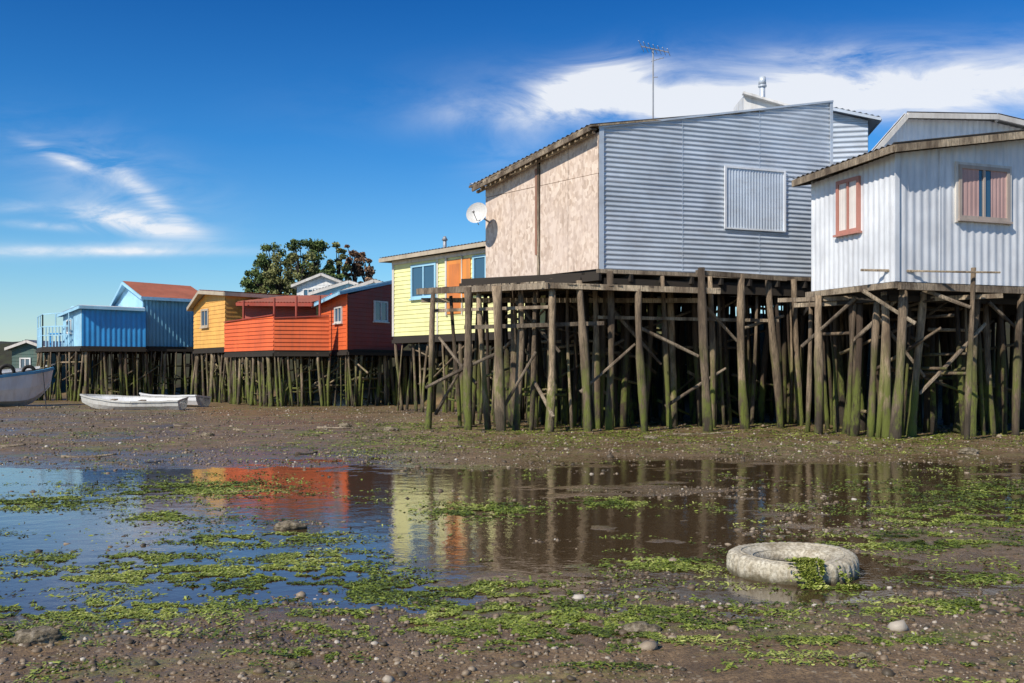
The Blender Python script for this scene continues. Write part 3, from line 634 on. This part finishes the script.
# ================================================================= ORANGE HOUSE
H = empty('orange_stilt_house')
A, C, D = (-16.1, 50.6), (-13.5, 47.1), (-9.6, 51.); E = (D[0]+A[0]-C[0], D[1]+A[1]-C[1]); zb = 2.68
f_ = Wall(H, A, C, zb, [(0, 4.75), (.42, 5.35), (1, 5.15)], M['orange'], 'lap', .2, .02); s_ = Wall(H, C, D, zb, [(0, 5.15), (1, 5.15)], M['orange'], 'lap', .2, .02)
Wall(H, D, E, zb, [(0, 5.1), (1, 4.8)], M['orange'], 'lap'); Wall(H, E, A, zb, [(0, 4.8), (1, 4.75)], M['orange'], 'lap')
f_.window(1.2, 2.2, 3.7, 4.6, M['tan'], None, .1, 1); s_.window(.9, 1.7, 3.9, 4.6, M['white'], None, .08, 1)
m1 = lerp2(A, C, .42); m2 = lerp2(E, D, .42)
roof(H, v3(A, 4.72)+Vector((-.3, -.1, 0)), v3(m1, 5.45)+Vector((-.3, -.3, 0)), v3(m2, 5.45), v3(E, 4.75), M['metal_dark'], fascia=M['tan'], fh=.16)
roof(H, v3(m1, 5.45)+Vector((-.3, -.3, 0)), v3(C, 5.2)+Vector((.1, -.5, 0)), v3(D, 5.2)+Vector((.3, -.2, 0)), v3(m2, 5.45), M['redroof'], fascia=M['tan'], fh=.16)
stilts(H, [A, C, (-12, 46.5), D, (-10, 56), E], 2.56, .8, (0, 1), .4, .065, True, 'stilts', 20)

# ================================================================= BLUE HOUSES
H = empty('blue_stilt_house')
A, C = (-22.0, 55.4), (-19.2, 52.); D = (-16.6, 54.3); E = (D[0]+A[0]-C[0], D[1]+A[1]-C[1]); zb = 2.85
f_ = Wall(H, A, C, zb, [(0, 5.2), (.5, 6.2), (1, 5.4)], M['ltblue'], 'v', .2, .02); s_ = Wall(H, C, D, zb, [(0, 5.4), (1, 5.35)], M['ltblue_shade'], 'v', .2, .02)
Wall(H, D, E, zb, [(0, 5.35), (1, 5.2)], M['ltblue_shade']); Wall(H, E, A, zb, [(0, 5.2), (1, 5.2)], M['ltblue_shade'])
m1 = lerp2(A, C, .5); m2 = lerp2(E, D, .5)
roof(H, v3(A, 5.18)+Vector((-.25, .0, 0)), v3(m1, 6.3)+Vector((-.2, -.3, 0)), v3(m2, 6.25), v3(E, 5.2), M['ltblue'], fascia=M['ltblue'], fh=.16)
roof(H, v3(m1, 6.3)+Vector((-.2, -.3, 0)), v3(C, 5.36)+Vector((.1, -.45, 0)), v3(D, 5.36)+Vector((.3, -.15, 0)), v3(m2, 6.25), M['redroof'], fascia=M['ltblue'], fh=.14)
stilts(H, [A, C, (-16.3, 54.), (-14, 58), (-19, 62), E], 2.72, .8, (0, 1), .42, .065, True, 'stilts', 14)
H = empty('bright_blue_stilt_house')
A, C, D = (-23.6, 52.6), (-21.5, 50.), (-18.95, 51.75); E = (-20.8, 54.3); zb = 2.8
f_ = Wall(H, A, C, zb, [(0, 4.5), (.5, 4.9), (1, 4.7)], M['ltblue'], 'v', .25, .02); s_ = Wall(H, C, D, zb, [(0, 4.7), (1, 4.65)], M['blue'], 'v', .25, .012)
Wall(H, D, E, zb, [(0, 4.65), (1, 4.6)], M['blue']); Wall(H, E, A, zb, [(0, 4.6), (1, 4.5)], M['blue'])
f_.window(.8, 1.6, 3.5, 4.2, M['white'], None, .07, 1)
roof(H, (-23.9, 52.6, 4.5), (-21.5, 49.7, 4.78), (-18.9, 51.5, 4.75), (-20.8, 54.6, 5.0), M['metal_v'], fascia=M['ltblue'], fh=.14)
T = Part('balcony_rails', H, M['ltblue'])
bp = [(-25.9, 54.6), (-24.4, 52.0), (-22.6, 51.0)]
for p, q in zip(bp[:-1], bp[1:]):
    T.beam(v3(p, 3.85), v3(q, 3.85), .05, .06); T.beam(v3(p, 3.4), v3(q, 3.4), .04, .05)
    for i in range(9): r = lerp2(p, q, i/8); T.beam(v3(r, 2.8), v3(r, 3.85 if i % 4 else 4.5), .05, .05)
T.beam(v3(bp[0], 4.5), v3(bp[1], 4.5), .04, .05); T.beam(v3(bp[1], 4.5), v3(bp[2], 4.55), .04, .05); T.done()
T = Part('balcony_table', H, M['blue']); T.hexa([(-24.6, 53, 3.5), (-23.8, 52.7, 3.5), (-23.6, 53.2, 3.5), (-24.5, 53.6, 3.5), (-24.6, 53, 3.56), (-23.8, 52.7, 3.56), (-23.6, 53.2, 3.56), (-24.5, 53.6, 3.56)])
for p in ((-24.5, 53.1), (-23.9, 52.85), (-23.75, 53.2), (-24.4, 53.5)): T.beam(v3(p, 2.8), v3(p, 3.5), .06, .06)
T.done()
stilts(H, [(-26, 54.7), (-24.4, 51.9), (-21.5, 49.9), (-18.9, 51.6), (-20, 58), (-25, 59)], 2.68, .75, (0, 1, 2), .4, .06, True, 'stilts', 30)

def simple(name, x0, x1, y, dp, zb, ze, zr, wm, rm, win=()):
    H = empty(name); k = Wall(H, (x0, y), (x1, y), zb, [(0, ze), (.5, zr), (1, ze)], M[wm], 'lap', .22)
    Wall(H, (x1, y), (x1, y+dp), zb, [(0, ze), (1, ze)], M[wm], 'lap'); Wall(H, (x0, y+dp), (x0, y), zb, [(0, ze), (1, ze)], M[wm], 'lap'); Wall(H, (x1, y+dp), (x0, y+dp), zb, [(0, ze), (.5, zr), (1, ze)], M[wm])
    xm = (x0+x1)/2
    roof(H, (xm, y-.3, zr+.08), (x0-.3, y-.3, ze), (x0-.3, y+dp+.3, ze), (xm, y+dp+.3, zr+.08), M[rm], fascia=M['offwhite'], fh=.16)
    roof(H, (x1+.3, y-.3, ze), (xm, y-.3, zr+.08), (xm, y+dp+.3, zr+.08), (x1+.3, y+dp+.3, ze), M[rm], fascia=M['offwhite'], fh=.16)
    for a, b_, c, d in win: k.window(a, b_, c, d, M['white'], None, .08, 1)
    return H
simple('light_blue_house', -11.0, -7.2, 56, 6, 3.5, 5.9, 6.5, 'ltblue', 'metal_v', [(.8, 1.7, 4.8, 5.6), (2.5, 3.3, 4.8, 5.6)])
simple('sky_blue_house', -8.4, -5.6, 51, 6, 3.2, 5.6, 6.1, 'ltblue', 'metal_v', [(1, 1.8, 4.6, 5.3)])
simple('white_house', -14.2, -10.9, 66, 7, 3.5, 7.2, 7.9, 'white', 'metal_v', [(.4, 1.1, 6.2, 7.0), (1.9, 2.7, 6.2, 7.0)])
simple('green_shed', -31.5, -29.4, 63, 5, .2, 3.0, 3.4, 'green', 'metal_dark', [(.5, 1.2, 1.6, 2.4)])

# ================================================================= TREES
def tree(name, x, y, z0, h, r, stops, n=3600, cone=.5, seed=1):
    rnd = np.random.RandomState(seed); random.seed(seed); T = empty(name)
    Pt = Part('trunk_and_limbs', T, M['darkwood']); Pt.pole((x, y, z0-.3), (x+.2, y, z0+h*.85), .28, .05, 9, 8, .02)
    cl = []
    for i in range(30):
        t = rnd.uniform(.2, 1); rr = r*(1-cone*t)*(.35+.65*math.sin(min(1, t*1.5)*math.pi/2))*rnd.uniform(.45, 1.1); a = rnd.uniform(0, 6.28)
        c = Vector((x+math.cos(a)*rr, y+math.sin(a)*rr, z0+h*t)); cl.append((c, r*rnd.uniform(.16, .34)))
        Pt.pole((x, y, z0+h*t*.72), c, .07, .02, 5, 3, .03)
    Pt.done(True)
    P = []; tn = []
    for c, cr in cl:
        k = n//30; v = rnd.normal(0, 1, (k, 3)); v /= np.linalg.norm(v, axis=1)[:, None]; v *= (rnd.rand(k, 1)**.45)*cr*rnd.uniform(.8, 1.35, (k, 1)); v[:, 2] *= .75
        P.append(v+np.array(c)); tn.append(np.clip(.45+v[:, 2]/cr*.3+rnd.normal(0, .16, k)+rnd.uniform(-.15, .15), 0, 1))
    P = np.concatenate(P); tn = np.concatenate(tn); k = len(P); s = rnd.uniform(.09, .22, k)
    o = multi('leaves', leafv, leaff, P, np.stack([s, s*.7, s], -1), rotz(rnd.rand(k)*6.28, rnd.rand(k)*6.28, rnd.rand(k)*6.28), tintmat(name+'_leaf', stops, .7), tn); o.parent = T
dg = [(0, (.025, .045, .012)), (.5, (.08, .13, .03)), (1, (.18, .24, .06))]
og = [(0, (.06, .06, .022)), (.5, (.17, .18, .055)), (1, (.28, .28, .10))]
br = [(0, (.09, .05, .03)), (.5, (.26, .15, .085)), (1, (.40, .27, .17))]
for i, (nm, x, y, h, r, st, cn) in enumerate([('cypress_tree', -22.2, 88, 6.0, 1.6, dg, .35), ('cypress_tree', -20.6, 86, 7.2, 1.7, dg, .4), ('cypress_tree', -18.8, 89, 8.1, 1.9, dg, .45), ('cypress_tree', -17.0, 87, 7.6, 1.6, dg, .4),
        ('eucalyptus_tree', -19.6, 84, 6.2, 1.7, og, .3), ('eucalyptus_tree', -15.4, 88, 7.4, 1.3, og, .3), ('eucalyptus_tree', -17.6, 83, 6.0, 1.6, og, .3), ('russet_tree', -14.2, 90, 7.7, 1.0, br, .35), ('russet_tree', -13.0, 90, 7.2, 1.1, br, .4), ('cypress_tree', -23.2, 90, 4.6, 1.2, dg, .35), ('cypress_tree', -15.2, 85, 5.2, 1.3, dg, .3)]):
    tree(nm, x, y, 5.2, h, r, st, 4200, cn, 10+i)

# ================================================================= BOATS
def boat(name, bow, stern, beam, dep, mat, inner, rise=.35, tilt=0., trim=None, thwarts=3, zoff=0, gw_=.06):
    B = empty(name); bow = Vector(bow); stern = Vector(stern); ax = (bow-stern); L = ax.length; ax.normalize(); sd = Vector((ax.y, -ax.x)); n = 18
    def sec(s, k, ins=0):
        hb = beam/2*min(1, (.72+.5*s) if s < .4 else 1)*(1-max(0, (s-.45)/.55)**2.3)+.012-ins*.8
        hb = max(hb, .008); zs = dep+rise*dep*max(0, (s-.3)/.7)**2+.1*dep*(1-s)**2; zk = .0+dep*.75*max(0, (s-.8)/.2)**2
        pr = [(1, zs), (.95, zk+(zs-zk)*.55), (.72, zk+(zs-zk)*.18), (.02, zk+ins)]
        f, z = pr[k]; return hb*f, z
    def build(ins, part):
        vs = []
        for i in range(n+1):
            s = i/n; c = stern+ax*(L*s)
            row = [(-sec(s, k, ins)[0], sec(s, k, ins)[1]) for k in range(4)]+[(sec(s, k, ins)[0], sec(s, k, ins)[1]) for k in (3, 2, 1, 0)]
            for o, z in row:
                zz = z+o*math.tan(tilt); p = c+sd*o+(ax*(.18*dep*(z/dep)) if s > .8 else ax*0); vs.append((p.x, p.y, zz+zoff+gh(c.x, c.y)-.03))
        part.add(vs, [(i*8+k, i*8+k+1, (i+1)*8+k+1, (i+1)*8+k) for i in range(n) for k in range(7)]+([(0, 1, 2, 3, 4, 5, 6, 7)])); return vs
    P = Part('hull', B, mat); v1 = build(0, P); P.done(False)
    P = Part('interior', B, inner); v2 = build(.04, P); P.done(False)
    G = Part('gunwale', B, trim or mat)
    for k in (0, 7):
        for i in range(n):
            p = Vector(v1[i*8+k]); q = Vector(v1[(i+1)*8+k]); G.beam(p, q, .07, gw_)
    G.beam(Vector(v1[0]), Vector(v1[7]), .05, .06); G.done()
    Tt = Part('thwarts', B, M['beam'])
    for j in range(thwarts):
        i = int(n*(.2+.55*j/max(1, thwarts-1))); p = Vector(v2[i*8]).lerp(Vector(v2[i*8+3]), .25); q = Vector(v2[i*8+7]).lerp(Vector(v2[i*8+4]), .25); Tt.beam(p, q, .22, .04)
    Tt.done(); return B
M['boatw'] = paint('boat_white', (.80, .82, .83), .4, 0, (.4, .4, .38), .25); M['boatb'] = paint('boat_blue_trim', (.10, .38, .62), .4); M['boatg'] = paint('boat_gray', (.55, .55, .52), .6); M['boatp'] = paint('boat_pale_hull', (.78, .83, .86), .4, 0, (.4, .4, .38), .35)
B = boat('white_fishing_boat', (-20.4, 43.8), (-24.6, 40.6), 1.9, 1.15, M['boatp'], M['boatw'], .45, .03, M['boatb'], gw_=.12)
B = boat('blue_fishing_boat', (-24.4, 53.), (-29.5, 47.), 2.3, 1.3, M['blue'], M['boatw'], .5, -.05, M['white'])
T = Part('cabin', B, M['blue']); T.hexa([(-27.2, 49.0, 1.0), (-26.0, 49.6, 1.0), (-26.4, 51.0, 1.0), (-27.4, 50.4, 1.0), (-27.1, 49.2, 2.3), (-26.1, 49.7, 2.3), (-26.5, 50.8, 2.3), (-27.3, 50.4, 2.3)])
T.done(); T = Part('cabin_trim', B, M['redor']); T.beam((-27.3, 48.95, 2.35), (-25.9, 49.6, 2.35), .3, .08); T.beam((-27.3, 48.9, 1.5), (-25.9, 49.55, 1.5), .05, .14); T.done()
T = Part('cabin_window', B, M['glass']); T.beam((-27.0, 48.98, 1.95), (-26.2, 49.4, 1.95), .06, .4); T.done()
T = Part('tyre_fenders', B, M['black'])
for cx, cy, cz, R in ((-24.9, 49.3, 1.5, .33), (-25.6, 48.9, 1.45, .3), (-24.3, 50.3, 1.5, .28)):
    vs = []
    for i in range(20):
        a = i*math.pi/10
        for k in range(8): t = k*math.pi/4; rr = R+.09*math.cos(t); vs.append((cx+math.cos(a)*rr*.8, cy+math.cos(a)*rr*.5-.08*math.sin(t), cz+math.sin(a)*rr))
    T.add(vs, [(i*8+k, ((i+1) % 20)*8+k, ((i+1) % 20)*8+(k+1) % 8, i*8+(k+1) % 8) for i in range(20) for k in range(8)])
T.done(True)
boat('rowboat', (-16.8, 39.2), (-12.8, 38.9), 1.3, .40, M['boatg'], M['boatw'], .5, .12)
boat('rowboat', (-15.9, 43.0), (-12.9, 41.8), 1.3, .42, M['boatw'], M['boatg'], .4, -.1)
T = Part('mooring_rope', None, M['black']); T.pole((-20.5, 43.7, 1.6), (-18.4, 39.5, .08), .02, .02, 5, 4, .01); T.done()

# ================================================================= CAMERA, LIGHT, SKY
cam = bpy.data.cameras.new('camera'); co_ = bpy.data.objects.new('camera', cam); COL.objects.link(co_); scn.camera = co_
co_.location = (0, 0, 1.5); co_.rotation_euler = (math.radians(90), 0, 0); cam.lens = 35.16; cam.sensor_width = 36; cam.shift_y = .0298; cam.clip_end = 4000; cam.clip_start = .1
sd = Vector((-.66, -.76, .86)).normalized()
el = math.asin(sd.z); rot = math.atan2(sd.x, sd.y)
L = bpy.data.lights.new('sun', 'SUN'); L.energy = 5.0; L.angle = math.radians(.5); L.color = (1, .91, .79)
lo_ = bpy.data.objects.new('sun', L); COL.objects.link(lo_); lo_.rotation_euler = sd.to_track_quat('Z', 'Y').to_euler(); lo_.location = (-30, -30, 40)
wd = bpy.data.worlds.new('World'); scn.world = wd; wd.use_nodes = True; nt = wd.node_tree; nt.nodes.clear()
out = N(nt, 'ShaderNodeOutputWorld'); bg = N(nt, 'ShaderNodeBackground'); sky = N(nt, 'ShaderNodeTexSky'); sky.sky_type = 'NISHITA'; sky.sun_disc = False
sky.sun_elevation = el; sky.sun_rotation = rot % (2*math.pi); sky.air_density = 1.0; sky.dust_density = .3; sky.ozone_density = 3.0; sky.altitude = 0
tc = N(nt, 'ShaderNodeTexCoord'); sp = N(nt, 'ShaderNodeSeparateXYZ'); nt.links.new(tc.outputs['Generated'], sp.inputs[0])
yy = math_(nt, 'MAXIMUM', sp.outputs[1], .06); U = math_(nt, 'DIVIDE', sp.outputs[0], yy); V = math_(nt, 'DIVIDE', sp.outputs[2], yy)
cv = N(nt, 'ShaderNodeCombineXYZ'); nt.links.new(U, cv.inputs[0]); nt.links.new(V, cv.inputs[1])
def cmap(rotd, sc):
    m = N(nt, 'ShaderNodeMapping'); m.inputs['Rotation'].default_value = (0, 0, math.radians(rotd)); m.inputs['Scale'].default_value = sc
    nt.links.new(cv.outputs[0], m.inputs[0]); return m.outputs[0]
wispR = ramp(nt, noise(nt, cmap(-10, (6, 19, 1)), 1.0, 10, .62, .7), [(.33, 0.0), (.64, 1.0)])
wispL = ramp(nt, noise(nt, cmap(18, (10, 34, 1)), 1.0, 9, .62, .7), [(.36, 0.0), (.62, 1.0)])
soft = ramp(nt, noise(nt, cmap(0, (5, 14, 1)), 1.3, 8, .65, .5), [(.35, .15), (.65, 1.0)])
def blob(cu, cvv, ru, rv, ang, amp):
    ca, sa = math.cos(math.radians(ang)), math.sin(math.radians(ang))
    du = math_(nt, 'SUBTRACT', U, cu); dv = math_(nt, 'SUBTRACT', V, cvv)
    a = math_(nt, 'ADD', math_(nt, 'MULTIPLY', du, ca/ru), math_(nt, 'MULTIPLY', dv, sa/ru))
    b = math_(nt, 'ADD', math_(nt, 'MULTIPLY', du, -sa/rv), math_(nt, 'MULTIPLY', dv, ca/rv))
    r = math_(nt, 'ADD', math_(nt, 'MULTIPLY', a, a), math_(nt, 'MULTIPLY', b, b))
    return math_(nt, 'MULTIPLY', math_(nt, 'EXPONENT', math_(nt, 'MULTIPLY', r, -1.0)), amp)
def sumn(l):
    s = l[0]
    for q in l[1:]: s = math_(nt, 'ADD', s, q)
    return s
Rb = sumn([blob(.085, .287, .05, .020, 12, 2.6), blob(.045, .268, .05, .014, 14, 1.5), blob(.17, .268, .09, .018, -2, 2.3), blob(.29, .279, .09, .022, 4, 1.5), blob(.45, .285, .13, .024, 4, 1.5), blob(.28, .287, .28, .036, 3, .5), blob(-.04, .262, .05, .015, 10, .4), blob(.75, .30, .2, .04, 4, .9), blob(.0, .225, .05, .025, 30, .25), blob(.33, .317, .08, .008, 2, .5)])
Lb = sumn([blob(-.45, .215, .035, .006, -22, 1.0), blob(-.365, .178, .045, .009, -38, 1.0), blob(-.375, .150, .05, .010, -10, 1.9), blob(-.40, .19, .10, .04, -20, .25), blob(-.46, .146, .04, .004, -4, .5), blob(-.50, .165, .03, .006, 0, .3)])
flat_ = math_(nt, 'MULTIPLY', sumn([blob(-.41, .121, .13, .0045, 0, 1.3), blob(-.36, .128, .05, .003, 0, .4), blob(-.70, .12, .2, .01, 0, .7)]), soft)
mask = math_(nt, 'ADD', math_(nt, 'ADD', math_(nt, 'MULTIPLY', Rb, wispR), math_(nt, 'MULTIPLY', Lb, wispL)), flat_, clamp=True)
front = math_(nt, 'GREATER_THAN', sp.outputs[1], .07); mask = math_(nt, 'MULTIPLY', mask, front); mask = math_(nt, 'MULTIPLY', mask, .92)
tr = ramp(nt, sp.outputs[2], [(0.0, (.80, .84, .86)), (.10, (.42, .72, .90)), (.22, (.14, .52, .86)), (.36, (.05, .34, .70)), (.6, (.14, .36, .56)), (1, (.25, .4, .5))])
tint = mixc(nt, 1.0, sky.outputs[0], tr, 'MULTIPLY')
tint = mixc(nt, 1.0, tint, (1.5, 1.5, 1.5), 'MULTIPLY')
colr = mixc(nt, mask, tint, (8.8, 9.1, 9.6))
nt.links.new(colr, bg.inputs[0]); bg.inputs[1].default_value = .10; nt.links.new(bg.outputs[0], out.inputs[0])
scn.view_settings.view_transform = 'Standard'; scn.view_settings.look = 'None'; scn.view_settings.exposure = 0
